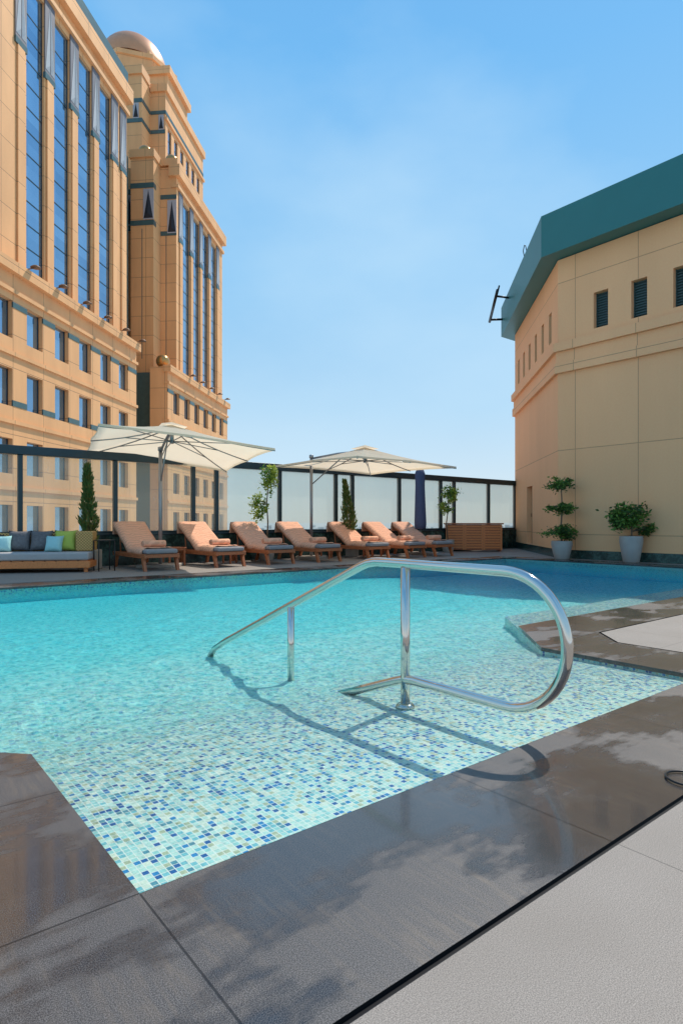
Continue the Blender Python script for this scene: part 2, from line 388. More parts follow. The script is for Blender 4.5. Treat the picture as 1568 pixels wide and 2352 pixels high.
# ---------------------------------------------------------------- pool and deck
def offset_poly(P,d):
    out=[]; n=len(P)
    for i in range(n):
        a,b,c=Vector(P[i-1]),Vector(P[i]),Vector(P[(i+1)%n])
        e1=(b-a).normalized(); e2=(c-b).normalized()
        n1=Vector((e1.y,-e1.x)); n2=Vector((e2.y,-e2.x))
        m=(n1+n2); m=m/m.dot(n1) if m.length>1e-6 else n1
        out.append(tuple(b+m*d))
    return out
POOL=[(.605,1.62),(4.3,1.62),(4.3,2.8),(5.02,3.52),(14.4,3.52),(14.4,10.5),(-9,10.5),(-9,3.52),(-.025,3.52),(.605,2.89)]
def ring(name,pa,pb,za,mat,**k):
    bm=bmesh.new(); A=[bm.verts.new(uvw(*p,za)) for p in pa]; B=[bm.verts.new(uvw(*p,za)) for p in pb]; n=len(A)
    for i in range(n): bm.faces.new((A[i],A[(i+1)%n],B[(i+1)%n],B[i]))
    return bm
O1=offset_poly(POOL,.662); O2=offset_poly(POOL,.684)
bm=ring('c',POOL,O1,0.0,'granite')
A=[bm.verts.new(uvw(*p,0)) for p in POOL]; B=[bm.verts.new(uvw(*p,-.03)) for p in POOL]
for i in range(len(A)): bm.faces.new((A[i],A[(i+1)%len(A)],B[(i+1)%len(A)],B[i]))
obj('pool_coping_pavement',bm,'granite',kind='structure',label="dark grey granite coping, wet in patches")
bm=ring('s',O1,O2,-.012,'black')
for P_ in (O1,O2):
    A=[bm.verts.new(uvw(*p,-.012)) for p in P_]; B=[bm.verts.new(uvw(*p,0.0)) for p in P_]
    for i in range(len(A)): bm.faces.new((A[i],A[(i+1)%len(A)],B[(i+1)%len(A)],B[i]))
obj('drain_channel',bm,'black',kind='structure',label="narrow black drainage slot around the coping")
bm=bmesh.new()
outer=[(-14,-8),(22,-8),(22,14.5),(-14,14.5)]
loops=[[Vector((*p,0)) for p in outer],[Vector((*p,0)) for p in O2]]
flat=[p for l in loops for p in l]; vs=[bm.verts.new(uvw(p.x,p.y,0)) for p in flat]
for t3 in geometry.tessellate_polygon(loops):
    try: bm.faces.new([vs[i] for i in t3])
    except ValueError: pass
for f in bm.faces:
    f.normal_update()
    if f.normal.z<0: f.normal_flip()
obs=[bm.verts.new(uvw(*p,0)) for p in outer]; obt=[bm.verts.new(uvw(*p,-9)) for p in outer]
for i in range(4): bm.faces.new((obs[i],obt[i],obt[(i+1)%4],obs[(i+1)%4]))
obj('terrace_pavement',bm,'deck',recalc=False,kind='structure',label="light grey granite roof terrace paving")
bm=bmesh.new()
A=[bm.verts.new(uvw(*p,-.03)) for p in POOL]; B=[bm.verts.new(uvw(*p,-.95)) for p in POOL]
for i in range(len(A)): bm.faces.new((A[i],A[(i+1)%len(A)],B[(i+1)%len(A)],B[i]))
def ss(x): x=max(0,min(1,x)); return x*x*(3-2*x)
def fz(u,v):
    z=-.05-.09*ss((v-2.35)/1.5)-.10*ss((v-3.6)/3.2)-.12*ss((u-8.5)/3)*ss((v-3.9)/1.2)
    k=ss((v-2.2)/1.2)*(1-ss((v-7.5)/1.5))
    if k>0 and -1<u<9:
        z+=k*(.022*noise.noise(Vector((u*4.5,v*4.5,3)))+.014*noise.noise(Vector((u*10,v*10,7))))  # floor waves added to waver the rail shadow and shade like caustics
    return z
us=sorted([-9.3,-6,-3,-1.5]+[-1+.055*i for i in range(182)]+[9.2+.4*i for i in range(14)])
vs_=sorted([1.5+.055*i for i in range(118)]+[8.1+.4*i for i in range(7)])
G=[[bm.verts.new(uvw(u,v,fz(u,v))) for v in vs_] for u in us]
for i in range(len(us)-1):
    for j in range(len(vs_)-1):
        f=bm.faces.new((G[i][j],G[i+1][j],G[i+1][j+1],G[i][j+1])); f.smooth=True
LG=[(5.03,3.50),(14.41,3.50),(14.41,4.12),(5.63,4.12)]
A=[bm.verts.new(uvw(*p,-.045)) for p in LG]; B=[bm.verts.new(uvw(*p,-.6)) for p in LG]
bm.faces.new(A)
for i in range(4): bm.faces.new((A[i],A[(i+1)%4],B[(i+1)%4],B[i]))
obj('pool_floor',bm,'mosaic',kind='structure',label="white, aqua and blue glass mosaic pool floor")
bm=bmesh.new(); bm.faces.new([bm.verts.new(uvw(*p,-.007)) for p in POOL])
for f in bm.faces:
    f.normal_update()
    if f.normal.z<0: f.normal_flip()
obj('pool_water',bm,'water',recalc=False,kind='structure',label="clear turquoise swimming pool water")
bm=bmesh.new()
s=60000; bm.faces.new([bm.verts.new(p) for p in ((-s,-s,-60),(s,-s,-60),(s,s,-60),(-s,s,-60))])
obj('ground',bm,'ground',kind='structure',label="hazy plain far below the terrace")
bm=bmesh.new()
for i in range(420):
    y=random.uniform(900,9000); x=random.uniform(-.55,.5)*y; w=random.uniform(12,40); h=random.uniform(8,34)
    box(bm,x,x+w,y,y+w,-60.5,-60+h)
obj('distant_city',bm,'city',kind='stuff',label="hazy distant low city blocks")

# ---------------------------------------------------------------- handrail
hu=2.45
hr=empty('pool_handrail',uvw(hu,2.47,-.05),R38,label="polished steel pool handrail with looped end over entry steps",category="handrail")
def hp(v,z): return (0,v-2.47,z+.05)
pts=[]
zc=.44; rc=.325
sl0=(4.60,.0); sl1=(2.86,.728)
pts.append(hp(4.88,-.17)); pts.append(hp(4.80,-.095))
for i in range(0,7): pts.append(hp(sl0[0]+(sl1[0]-sl0[0])*i/6, sl0[1]+(sl1[1]-sl0[1])*i/6))
pts+= [hp(2.79,.752),hp(2.71,.7635),hp(2.62,.765),hp(2.2,.765)]
for i in range(25):
    a=math.pi/2+math.pi*i/24
    pts.append(hp(1.79+rc*math.cos(a),zc+rc*math.sin(a)))
pts+=[hp(2.1,.115),hp(2.40,.115),hp(2.47,.108),hp(2.54,.086),hp(2.80,-.01),hp(3.12,-.13)]
bm=bmesh.new(); tube(bm,pts,.0265,20); obj('rail_tube',bm,'chrome',hr)
bm=bmesh.new(); tube(bm,[hp(2.47,-.05),hp(2.47,.3),hp(2.47,.745)],.0265,20); obj('post',bm,'chrome',hr)
bm=bmesh.new(); tube(bm,[hp(3.625,-.18),hp(3.625,.395)],.0245,18); obj('post',bm,'chrome',hr)
bm=bmesh.new(); lathe(bm,[(0,.0),(.055,0),(.055,.008),(.045,.02),(.03,.024),(.0,.024)],28)
obj('flange',bm,'chrome',hr,loc=(0,0,.001))

# ---------------------------------------------------------------- glass fence
FV=14.4; posts=[-10,-8,-6,-4,-2,.15,.8,2.8,4.8,6.75,7.4,9.35,11.35,12.0,14.0,16.0,16.7,18.65,20.3]
fe=empty('glass_fence',uvw(5,FV,0),R38,label="frosted glass windbreak fence with dark metal frame on marble plinth",category="fence")
bm=bmesh.new(); box(bm,-15,15.35,-.13,.13,0,.70); obj('plinth',bm,'marble',fe)
bm=bmesh.new(); box(bm,-15,15.35,-.16,.16,.702,.74,bev=.008); obj('coping',bm,'dark_metal',fe)
bm=bmesh.new(); box(bm,-15,15.35,-.10,.10,2.44,2.63,bev=.012); obj('rail',bm,'dark_metal',fe)
bm=bmesh.new(); box(bm,-15,15.35,-.06,.06,.742,.80); obj('rail',bm,'dark_metal',fe)
for i,p in enumerate(posts):
    bm=bmesh.new(); box(bm,p-5-.045,p-5+.045,-.06,.06,.801,2.439,bev=.006); obj('post',bm,'dark_metal',fe)
    if i<len(posts)-1:
        bm=bmesh.new(); vsq=[bm.verts.new(q) for q in ((p-4.955,0,.80),(posts[i+1]-5.045,0,.80),(posts[i+1]-5.045,0,2.44),(p-4.955,0,2.44))]
        bm.faces.new(vsq); obj('glass_panel',bm,'fglass',fe)

# ---------------------------------------------------------------- plants
def leaves(bm,c,rad,n,size,nm=2,clumps=22,seed=1,flat=.5,up=0,sd=.22):
    rnd=random.Random(seed); cs=[]
    while len(cs)<clumps:
        q=Vector((rnd.uniform(-1,1),rnd.uniform(-1,1),rnd.uniform(-1,1)))
        if .35<q.length<1: cs.append((q,rnd.choice(range(nm)),rnd.uniform(.6,1.3)))
    for i in range(n):
        q,mi,k=rnd.choice(cs)
        p=q+Vector((rnd.gauss(0,sd*k),rnd.gauss(0,sd*k),rnd.gauss(0,sd*k)))
        p=Vector((c[0]+p.x*rad[0],c[1]+p.y*rad[1],c[2]+p.z*rad[2]))
        d=Vector((rnd.gauss(0,1),rnd.gauss(0,1),rnd.gauss(0,flat)+up)).normalized()
        sdv=d.cross(Vector((rnd.gauss(0,1),rnd.gauss(0,1),rnd.gauss(0,1)))).normalized()
        nn=d.cross(sdv)
        L=size*rnd.uniform(.7,1.3); w=L*.42
        f=bm.faces.new([bm.verts.new(p),bm.verts.new(p+d*L*.5+sdv*w*.6+nn*L*.08),bm.verts.new(p+d*L),bm.verts.new(p+d*L*.5-sdv*w*.6+nn*L*.08)])
        f.material_index=mi if rnd.random()<.75 else rnd.randrange(nm)
def pot(bm,r0,r1,h):
    lathe(bm,[(0,0),(r0*.92,0),(r0,.02),((r0+r1)*.52,h*.45),(r1*1.02,h*.8),(r1,h-.02),(r1*.985,h),(r1*.88,h),(r1*.86,h-.06),(0,h-.06)],36)
def plant(loc,label,potp,trunk,crowns,potm='pot',mats=('leaf_a','leaf_b'),size=.07,cat='potted plant',name='potted_tree'):
    e=empty(name,loc,0,label=label,category=cat)
    bm=bmesh.new(); pot(bm,*potp); obj('pot',bm,potm,e)
    bm=bmesh.new(); lathe(bm,[(0,potp[2]-.045),(potp[1]*.8,potp[2]-.05)],20); obj('soil',bm,'soil',e)
    bm=bmesh.new(); tube(bm,trunk[0],trunk[1],8,r2=trunk[2])
    rnd=random.Random(len(label))
    for c in crowns:
        b=Vector(c[0])
        base=min([Vector(p) for p in trunk[0]],key=lambda p:(p-b).length)
        for k in range(7):
            q=b+Vector((rnd.uniform(-.7,.7)*c[1][0],rnd.uniform(-.7,.7)*c[1][1],rnd.uniform(-.5,.7)*c[1][2]))
            tube(bm,[base-Vector((0,0,.03)),(base+q)/2+Vector((0,0,.02)),q],trunk[2]*.6,5,r2=.003)
    obj('trunk',bm,'bark',e)
    for i,c in enumerate(crowns):
        bm=bmesh.new(); leaves(bm,c[0],c[1],c[2],size,len(mats),c[3] if len(c)>3 else 18,seed=i*7+len(label)); obj('crown',bm,list(mats),e,recalc=False)
    return e
plant((5.96,16.5,0),"three-tiered topiary tree in round grey stone pot",(.19,.27,.5),([(0,0,.4),(-.02,0,.9),(.01,0,1.4),(-.02,0,2.1)],.03,.014),
      [((-.05,0,2.05),(.30,.30,.17),800),((-.02,0,1.38),(.33,.33,.17),850),((0,0,.74),(.44,.42,.17),1200)],size=.08)
plant((7.22,15.2,0),"bushy green shrub in tall grey stone pot",(.19,.27,.66),([(0,0,.55),(.02,0,.8),(-.02,0,1.2)],.03,.014),
      [((-.05,0,1.17),(.42,.40,.35),1700,28),((.40,0,.82),(.18,.2,.13),300,7)],size=.10,name='potted_shrub')
plant(uvw(8.5,13.7),"slender tree with two rounded crowns beside glass fence",(.17,.21,.42),([(0,0,.35),(.03,0,1.0),(.0,0,1.5),(.05,0,2.2)],.022,.012),
      [((.05,0,2.20),(.24,.24,.36),900),((-.19,0,1.42),(.22,.2,.29),620)],mats=('leaf_a','leaf_c','leaf_c'),size=.08,potm='potb')
plant(uvw(15.65,13.75),"small round-headed yellow-green tree beside glass fence",(.17,.21,.42),([(0,0,.35),(-.05,0,1.0),(.02,0,1.5),(.0,0,1.9)],.022,.012),
      [((.04,0,1.92),(.28,.26,.28),750),((-.06,0,1.5),(.22,.2,.17),340)],mats=('leaf_a','leaf_c'),size=.085,potm='potb')
def cypress(loc,h,r,lean,label):
    e=empty('cypress_tree',loc,0,label=label,category="cypress tree")
    bm=bmesh.new(); box(bm,-.19,.19,-.19,.19,0,.42,bev=.02); obj('pot',bm,'potb',e)
    bm=bmesh.new(); tube(bm,[(0,0,.38),(lean*.3,0,h*.5),(lean*.9,0,h*.93)],.025,8,r2=.006); obj('trunk',bm,'bark',e)
    bm=bmesh.new(); rnd=random.Random(int(h*100+r*1000))
    for i in range(2400):
        t=rnd.random()**.9; z=.45+(h-.45)*t
        rr=r*(min(1,.55+3*t)*(1-t**2.2)+.08)*(1+.45*noise.noise(Vector((z*5,loc[0],0))))
        a=rnd.uniform(0,6.283); q=rr*math.sqrt(rnd.random())
        q*=1+.45*noise.noise(Vector((math.cos(a)*2,math.sin(a)*2,z*7)))
        p=Vector((lean*t+q*math.cos(a),q*math.sin(a),z))
        d=Vector((math.cos(a)*.45+rnd.gauss(0,.25),math.sin(a)*.45+rnd.gauss(0,.25),1)).normalized(); L=rnd.uniform(.06,.14)
        s2=d.cross(Vector((rnd.gauss(0,1),rnd.gauss(0,1),0))).normalized()*L*.15
        f=bm.faces.new([bm.verts.new(p),bm.verts.new(p+d*L*.5+s2),bm.verts.new(p+d*L),bm.verts.new(p+d*L*.5-s2)])
        f.material_index=1 if rnd.random()<.25+.3*(noise.noise(Vector((a,z*4,2)))>.1) else 0
    obj('crown',bm,['cyp_a','cyp_b'],e,recalc=False)
cypress((-5.36,13.0,0),2.2,.15,-.06,"tall narrow cypress in square pot beside the sofa")
cypress(uvw(11.45,13.75),2.2,.165,-.22,"leaning narrow cypress in square pot behind sun loungers")

# ---------------------------------------------------------------- loungers
def build_lounger():
    e=empty('sun_lounger',(0,0,0),0)
    k=[]
    bm=bmesh.new()
    for x in (-.35,.35): box(bm,x-.025,x+.025,0,1.95,.26,.35,bev=.006)
    box(bm,-.325,.325,0,.05,.275,.345); box(bm,-.325,.325,1.88,1.93,.275,.345)
    for i in range(13): box(bm,-.32,.32,.07+i*.085,.07+i*.085+.06,.325,.345)
    k.append(obj('frame',bm,'teak',e))
    for (x,y,dy) in ((-.35,.14,-.10),(.35,.14,-.10),(-.35,1.72,.10),(.35,1.72,.10)):
        bm=bmesh.new(); vs=box(bm,x-.03,x+.03,y-.045,y+.045,0,.258)
        for v in vs[:4]: v.co.y+=dy; v.co.y=(v.co.y-(y+dy))*.75+(y+dy)
        k.append(obj('leg',bm,'teak',e))
    ang=math.radians(31)
    def B(s,t):
        return (0,1.06+math.cos(ang)*s-math.sin(ang)*t,.36+math.sin(ang)*s+math.cos(ang)*t)
    Mb=lambda s,t:Matrix.Translation(B(s,t))@Matrix.Rotation(ang,4,'X')
    bm=bmesh.new()
    for x in (-.30,.30): obox(bm,Matrix.Translation((x,0,0))@Mb(.46,-.01),.045,.98,.035,0,.004)
    for i in range(11): obox(bm,Mb(.04+i*.088,.0),.56,.06,.018)
    for x in (-.3,.3): tube(bm,[(x,1.62,.30),(x,1.06+math.cos(ang)*.72,.34+math.sin(ang)*.72)],.016,6)
    k.append(obj('backrest',bm,'teak',e))
    bm=bmesh.new(); box(bm,-.34,.34,.0,1.08,.352,.45,bev=.035,seg=3)
    obox(bm,Mb(.52,.07),.68,1.02,.10,0,.035)
    k.append(obj('cushion',bm,'grey_cushion',e))
    prof=[]
    s0=.19
    for i in range(10): prof.append((s0+i*.092,.457))
    for i in range(13):
        s_=.06+i*.081; p=B(s_,.127); prof.append((p[1],p[2]))
    p=B(1.07,.10); prof.append((p[1],p[2])); p=B(1.085,.03); prof.append((p[1],p[2])); prof.append((p[1]+.015,p[2]-.10)); prof.append((p[1]+.02,p[2]-.22))
    bm=bmesh.new(); W=17; g=[]
    for j,(y,z) in enumerate(prof):
        row=[]
        for i in range(W):
            a=-1+2*i/(W-1); x=a*.385; dz=0
            if abs(a)>.86: dz=-.05 if j<23 else 0; x=math.copysign(.358,a)
            if abs(a)>.99 and j<23: dz=-.13-.05*noise.noise(Vector((y*6,a,0)))
            w=.026*noise.noise(Vector((x*5,y*4,1)))+.014*noise.noise(Vector((x*14,y*10,4)))
            row.append(bm.verts.new((x,y+(.03*a*a+.03*a if j==0 else 0),z+dz+abs(w)+.004)))
        g.append(row)
    for j in range(len(prof)-1):
        for i in range(W-1):
            f=bm.faces.new((g[j][i],g[j][i+1],g[j+1][i+1],g[j+1][i])); f.smooth=True
    tw=obj('beach_towel',bm,'towel',recalc=True)
    md=tw.modifiers.new('thick','SOLIDIFY'); md.thickness=.012; md.offset=1
    bm=bmesh.new()
    tube(bm,[(-.25,0,0),(-.24,0,0),(0,0,0),(.24,0,0),(.25,0,0)],.078,18)
    for v in bm.verts:
        if abs(v.co.x)>.245: v.co.y*=.86; v.co.z*=.86
        v.co.z*=.9; v.co.x*=1+.04*noise.noise(v.co*20)
    for sx in (-.252,.252):
        sp=[(sx,.052*(1-i/26)*math.cos(i*.75),.047*(1-i/26)*math.sin(i*.75)) for i in range(24)]
        tube(bm,sp,.006,5)
    ro=obj('rolled_towel',bm,'towel')
    return e,k,tw,ro
L0,LK,TW,RO=build_lounger()
specs=[(5.0,12.1,0),(6.62,12.15,1.5),(8.0,12.2,-1),(9.42,12.15,1),(11.15,12.2,-2),(12.5,12.1,1),(13.65,12.1,-1.5)]
first=True
ll="teak sun lounger with grey cushion under a draped peach towel"
for u,v,dr in specs:
    loc=uvw(u,v); rz=R38+math.radians(dr)
    if first:
        L0.location=loc; L0.rotation_euler=(0,0,rz); L0['label']=ll; L0['category']="sun lounger"; L0['group']="sun loungers along the poolside"; a,b=TW,RO; a.location=loc; a.rotation_euler=(0,0,rz)
    else:
        copy_thing(L0,LK,loc,rz); a=TW.copy(); b=RO.copy(); coll.objects.link(a); coll.objects.link(b); a.location=loc; a.rotation_euler=(0,0,rz)
    a['label']="peach bath towel draped over a sun lounger"; a['category']="towel"; a['group']="towels on the sun loungers"
    q=Matrix.Rotation(rz,4,'Z')@Vector((.03,.54+.03*dr,.55)); b.location=loc+q; b.rotation_euler=(0,0,rz+math.radians(dr*4))
    b['label']="rolled peach towel resting on a sun lounger seat"; b['category']="towel"; b['group']="rolled towels on the sun loungers"
    first=False
def table():
    e=empty('side_table',(0,0,0),0); k=[]
    bm=bmesh.new()
    for i in range(5): box(bm,-.22+i*.09,-.22+i*.09+.08,-.22,.22,.40,.425,bev=.004)
    box(bm,-.2,.2,-.2,-.17,.36,.398); box(bm,-.2,.2,.17,.2,.36,.398); k.append(obj('table_top',bm,'teak',e))
    for x in (-.18,.18):
        for y in (-.18,.18):
            bm=bmesh.new(); box(bm,x-.02,x+.02,y-.02,y+.02,0,.358,bev=.003); k.append(obj('leg',bm,'teak',e))
    return e,k
T0,TK=table(); T0.location=uvw(5.85,13.5); T0.rotation_euler=(0,0,R38)
T0['label']="low slatted teak side table between sun loungers"; T0['category']="side table"; T0['group']="side tables between the loungers"
for u in (7.3,10.3,11.85): copy_thing(T0,TK,uvw(u,13.3),R38)

# ---------------------------------------------------------------- sofa
SA=math.atan2(.31,1.55)
sf=empty('outdoor_sofa',(-6.0,12.03,0),SA,label="low teak outdoor sofa with grey cushions and woven rattan arm",category="sofa")
bm=bmesh.new(); box(bm,-1.5,.98,-.02,.9,.09,.22,bev=.008)
for i in range(12): box(bm,-1.49+i*.205,-1.49+i*.205+.17,.02,.88,.222,.235)
obj('base',bm,'teak_light',sf)
for x in (-1.4,.85):
    for y in (.06,.78):
        bm=bmesh.new(); box(bm,x,x+.07,y,y+.07,0,.088); obj('leg',bm,'teak_light',sf)
bm=bmesh.new(); box(bm,-1.48,.95,.01,.84,.24,.40,bev=.04,seg=3); obj('seat',bm,'sofa_cushion',sf)
bm=bmesh.new(); box(bm,-1.49,.60,.80,.87,.24,.78,bev=.02); obj('backrest',bm,'rattan',sf)
bm=bmesh.new(); box(bm,.605,.95,.45,.89,.405,.82,bev=.03,seg=3); obj('armrest',bm,'rattan',sf)
def pillow(name,x,y,z,s,tilt,mat,lab,rz=0):
    bm=bmesh.new(); n=10; gv=[]
    for sd in (1,-1):
        for i in range(n+1):
            for j in range(n+1):
                a=-1+2*i/n; b=-1+2*j/n
                th=.10*((1-a**4)*(1-b**4))**.6
                pin=1-.10*(1-abs(a)**2)*abs(b)**2
                pin2=1-.10*(1-abs(b)**2)*abs(a)**2
                gv.append(bm.verts.new((a*s/2*pin2,sd*th,b*s/2*pin)))
    N=(n+1)**2
    for sd in (0,1):
        for i in range(n):
            for j in range(n):
                q=[sd*N+i*(n+1)+j,sd*N+(i+1)*(n+1)+j,sd*N+(i+1)*(n+1)+j+1,sd*N+i*(n+1)+j+1]
                f=bm.faces.new([gv[t] for t in q]); f.smooth=True
    bmesh.ops.remove_doubles(bm,verts=bm.verts,dist=.0005)
    bm.transform(Matrix.Rotation(tilt,4,'X'))
    w=Matrix.Rotation(SA,4,'Z')@Vector((x,y,z))
    obj(name,bm,mat,None,loc=Vector(sf.location)+w,rotz=SA+rz,label=lab,category="cushion")
pillow('throw_cushion',-.52,.66,.62,.44,-.25,'pillow_dark',"charcoal patterned cushion leaning on the sofa back")
pillow('throw_cushion',-.10,.66,.62,.44,-.25,'pillow_dark',"charcoal patterned cushion leaning on the sofa back",.05)
pillow('throw_cushion',-.80,.50,.56,.36,-.35,'pillow_blue',"pale blue cushion standing on the sofa seat",.2)
pillow('throw_cushion',.20,.44,.56,.36,-.35,'pillow_blue',"pale blue cushion in front of darker cushions",-.1)
pillow('throw_cushion',.38,.62,.62,.46,-.3,'pillow_green',"lime green cushion against the sofa corner")
bf=empty('metal_side_table',(-4.92,12.65,0),R38,label="black metal frame side table next to the sofa",category="side table")
bm=bmesh.new(); box(bm,-.17,.17,-.17,.17,.62,.64,bev=.004); obj('table_top',bm,'black',bf)
for x in (-.16,.16):
    for y in (-.16,.16):
        bm=bmesh.new(); tube(bm,[(x,y,0),(x,y,.62)],.012,6); obj('leg',bm,'black',bf)

# ---------------------------------------------------------------- umbrellas
def umbrella(base,corners,peak,ptop,label,arm=True):
    e=empty('patio_umbrella',base,0,label=label,category="umbrella",group="cream patio umbrellas")
    b=Vector(base); C=[Vector(c)-b for c in corners]; P=Vector(peak)-b; PT=Vector(ptop)-b
    rim=[]
    for i in range(4):
        rim.append(C[i]); m=(C[i]+C[(i+1)%4])/2; rim.append(m+Vector((0,0,.03)))
    bm=bmesh.new(); K=7; n=8
    for i in range(n):
        a,c=rim[i],rim[(i+1)%n]
        loc=[]
        for r in range(K+1):
            row=[]
            t=r/K
            for q in range(5):
                s_=q/4; p=P.lerp(a.lerp(c,s_),t)
                sag=-.05*4*s_*(1-s_)*t*(1.15-t) -.05*math.sin(t*math.pi)
                p=p+Vector((0,0,sag))
                if r==K: p=p.lerp(P,.03*4*s_*(1-s_))
                row.append(bm.verts.new(p))
            loc.append(row)
        for r in range(K):
            for q in range(4):
                f=bm.faces.new((loc[r][q],loc[r+1][q],loc[r+1][q+1],loc[r][q+1])); f.smooth=True
        hem=[bm.verts.new(v.co+Vector((0,0,-.045))) for v in loc[K]]
        for q in range(4): bm.faces.new((loc[K][q],hem[q],hem[q+1],loc[K][q+1]))
    bmesh.ops.remove_doubles(bm,verts=bm.verts,dist=.0008)
    for i in range(n):
        a,c=P.lerp(rim[i],.16)+Vector((0,0,.035)),P.lerp(rim[(i+1)%n],.16)+Vector((0,0,.035))
        bm.faces.new([bm.verts.new(x) for x in (P+Vector((0,0,.06)),a,c)])
    obj('canopy',bm,'canopy',e)
    hub=P+Vector((0,0,-.36)); hubt=P+Vector((0,0,-.05))
    bm=bmesh.new()
    for r_ in rim:
        pp=[hubt.lerp(r_+Vector((0,0,-.04)),t/5)+Vector((0,0,-.05*math.sin(t/5*math.pi)-.01)) for t in range(6)]
        tube(bm,pp,.014,6); mid=pp[3]; tube(bm,[hub,mid],.011,6)
    tube(bm,[hub-Vector((0,0,.05)),hubt],.045,10)
    obj('rib_frame',bm,'grey_metal',e)
    bm=bmesh.new(); tube(bm,[(0,0,.05),PT],.042,14); lathe(bm,[(0,PT.z),(.06,PT.z),(.06,PT.z+.08),(0,PT.z+.1)],14,0,(PT.x,PT.y)); obj('pole',bm,'grey_metal',e)
    bm=bmesh.new(); tube(bm,[PT+Vector((0,0,-.02)),PT.lerp(hubt,.5)+Vector((0,0,.0)),hubt-Vector((0,0,.04))],.028,10); tube(bm,[PT-Vector((0,0,.75)),PT.lerp(hub,.6)+Vector((0,0,.08))],.018,8); obj('arm',bm,'grey_metal',e)
    bm=bmesh.new(); box(bm,-.42,.42,-.42,.42,0,.07,bev=.015); obj('base',bm,'potb',e)
    return e
umbrella((-4.08,13.75,0),[(-4.39,11.0,2.79),(-1.35,12.4,2.51),(-2.96,15.7,2.35),(-6.0,14.26,2.63)],(-3.70,13.3,3.13),(-4.08,13.75,2.62),"open square cream umbrella tilted over two sun loungers")
umbrella((-.84,17.0,0),[(.35,13.74,2.5),(3.0,15.93,2.46),(.89,18.65,2.5),(-1.78,16.47,2.54)],(.62,16.2,3.0),(-.84,17.0,2.80),"open square cream cantilever umbrella over poolside loungers")
e=empty('closed_umbrella',uvw(14.1,13.55),0,label="folded umbrella in a navy cover by the glass fence",category="umbrella")
bm=bmesh.new(); lathe(bm,[(0,2.72),(.10,2.70),(.15,2.55),(.14,2.2),(.17,1.5),(.19,.95),(.17,.8),(.03,.78)],14)
for v in bm.verts:
    a=math.atan2(v.co.y,v.co.x); k=1+.12*math.cos(a*5+v.co.z); v.co.x*=k; v.co.y*=k
obj('cover',bm,'navy',e)
bm=bmesh.new(); tube(bm,[(0,0,.05),(0,0,.85)],.04,12); obj('pole',bm,'grey_metal',e)
bm=bmesh.new(); box(bm,-.35,.35,-.35,.35,0,.06,bev=.01); obj('base',bm,'potb',e)

# ---------------------------------------------------------------- cabinet
cb=empty('slatted_cabinet',(4.55,20.95,0),R6,label="teak slatted towel cabinet beside the glass fence",category="cabinet")
bm=bmesh.new(); box(bm,-.95,.95,.02,.6,.06,.93); obj('carcass',bm,'teak',cb)
bm=bmesh.new(); box(bm,-1,1,-.03,.63,.935,.98,bev=.006); obj('top',bm,'teak',cb)
for j in range(3):
    x0=-.95+j*.635
    bm=bmesh.new()
    for i in range(9): box(bm,x0+.06,x0+.565,-.015,.012,.11+i*.09,.11+i*.09+.06)
    box(bm,x0,x0+.055,-.02,.015,.06,.93); box(bm,x0+.57,x0+.625,-.02,.015,.06,.93)
    obj('door',bm,'teak_light',cb)
for x in (-.93,.86):
    bm=bmesh.new(); box(bm,x,x+.07,.05,.55,0,.058); obj('leg',bm,'teak',cb)
rg=bmesh.new(); tube(rg,[(.072*math.cos(a*.2618),.072*math.sin(a*.2618),.008) for a in range(25)]+[(.0,-.09,.006),(.15,-.13,.006),(.4,-.1,.006)],.0045,8)
obj('loose_cable_loop',rg,'black',None,loc=(1.335,2.36,0),label="small black coiled cable lying on the granite coping",category="cable")

# ---------------------------------------------------------------- right building (octagonal plant tower)
bd=empty('octagonal_building',uvw(23.85,6.1,0),R38,label="tan octagonal rooftop building with teal metal roof band",category="building")
K=[(15.5,2.66),(15.5,9.56),(20.38,14.44),(27.28,14.44),(32.16,9.56),(32.16,2.66),(27.28,-2.22),(20.38,-2.22)]
K=[(a-23.85,b-6.1) for a,b in K]
def octo(off):
    r=[]
    for (x,y) in K:
        L=math.hypot(x,y); k=1+off/math.cos(math.radians(22.5))/L; r.append((x*k,y*k))
    return r
bm=bmesh.new()
for i in range(8):
    a=Vector(K[i]); b=Vector(K[(i+1)%8]); d=(b-a); L=d.length; d/=L; nn=Vector((-d.y,d.x))
    if nn.dot((a+b)/2)<0: nn=-nn
    H=[]
    if i==0:
        for c in (8.3,7.29,6.27,5.24,4.21,3.2): H.append((c-2.66-.2,c-2.66+.2,6.2,7.16))
    if i==1:
        for c in (.94,1.95,2.98,4.02,5.05,6.1): H.append((c-.17,c+.17,6.3,7.2))
        H.append((3.55,4.5,.26,2.25))
    wall(bm,a,d,nn,L,-9,8.38,H,.22)
    for h in H:
        w=bmesh.new()
        if h[2]<1:
            quadbox(w,a,d,nn,h[0]+.005,h[1]-.005,-.215,-.16,h[2]+.005,h[3]-.005); quadbox(w,a,d,nn,h[1]-.15,h[1]-.12,-.158,-.11,1.2,1.32)
            obj('door',w,'door',bd)
        else:
            quadbox(w,a,d,nn,h[0],h[1],-.218,-.20,h[2],h[3])
            nsl=14
            for j in range(nsl):
                z=h[2]+(j+.3)*(h[3]-h[2])/nsl; quadbox(w,a,d,nn,h[0]+.02,h[1]-.02,-.195,-.15,z,z+.03)
            quadbox(w,a,d,nn,h[0]+.001,h[0]+.02,-.198,-.14,h[2],h[3]); quadbox(w,a,d,nn,h[1]-.02,h[1]-.001,-.198,-.14,h[2],h[3])
            obj('window',w,'louvre',bd)
obj('wall',bm,'tan_wall',bd)
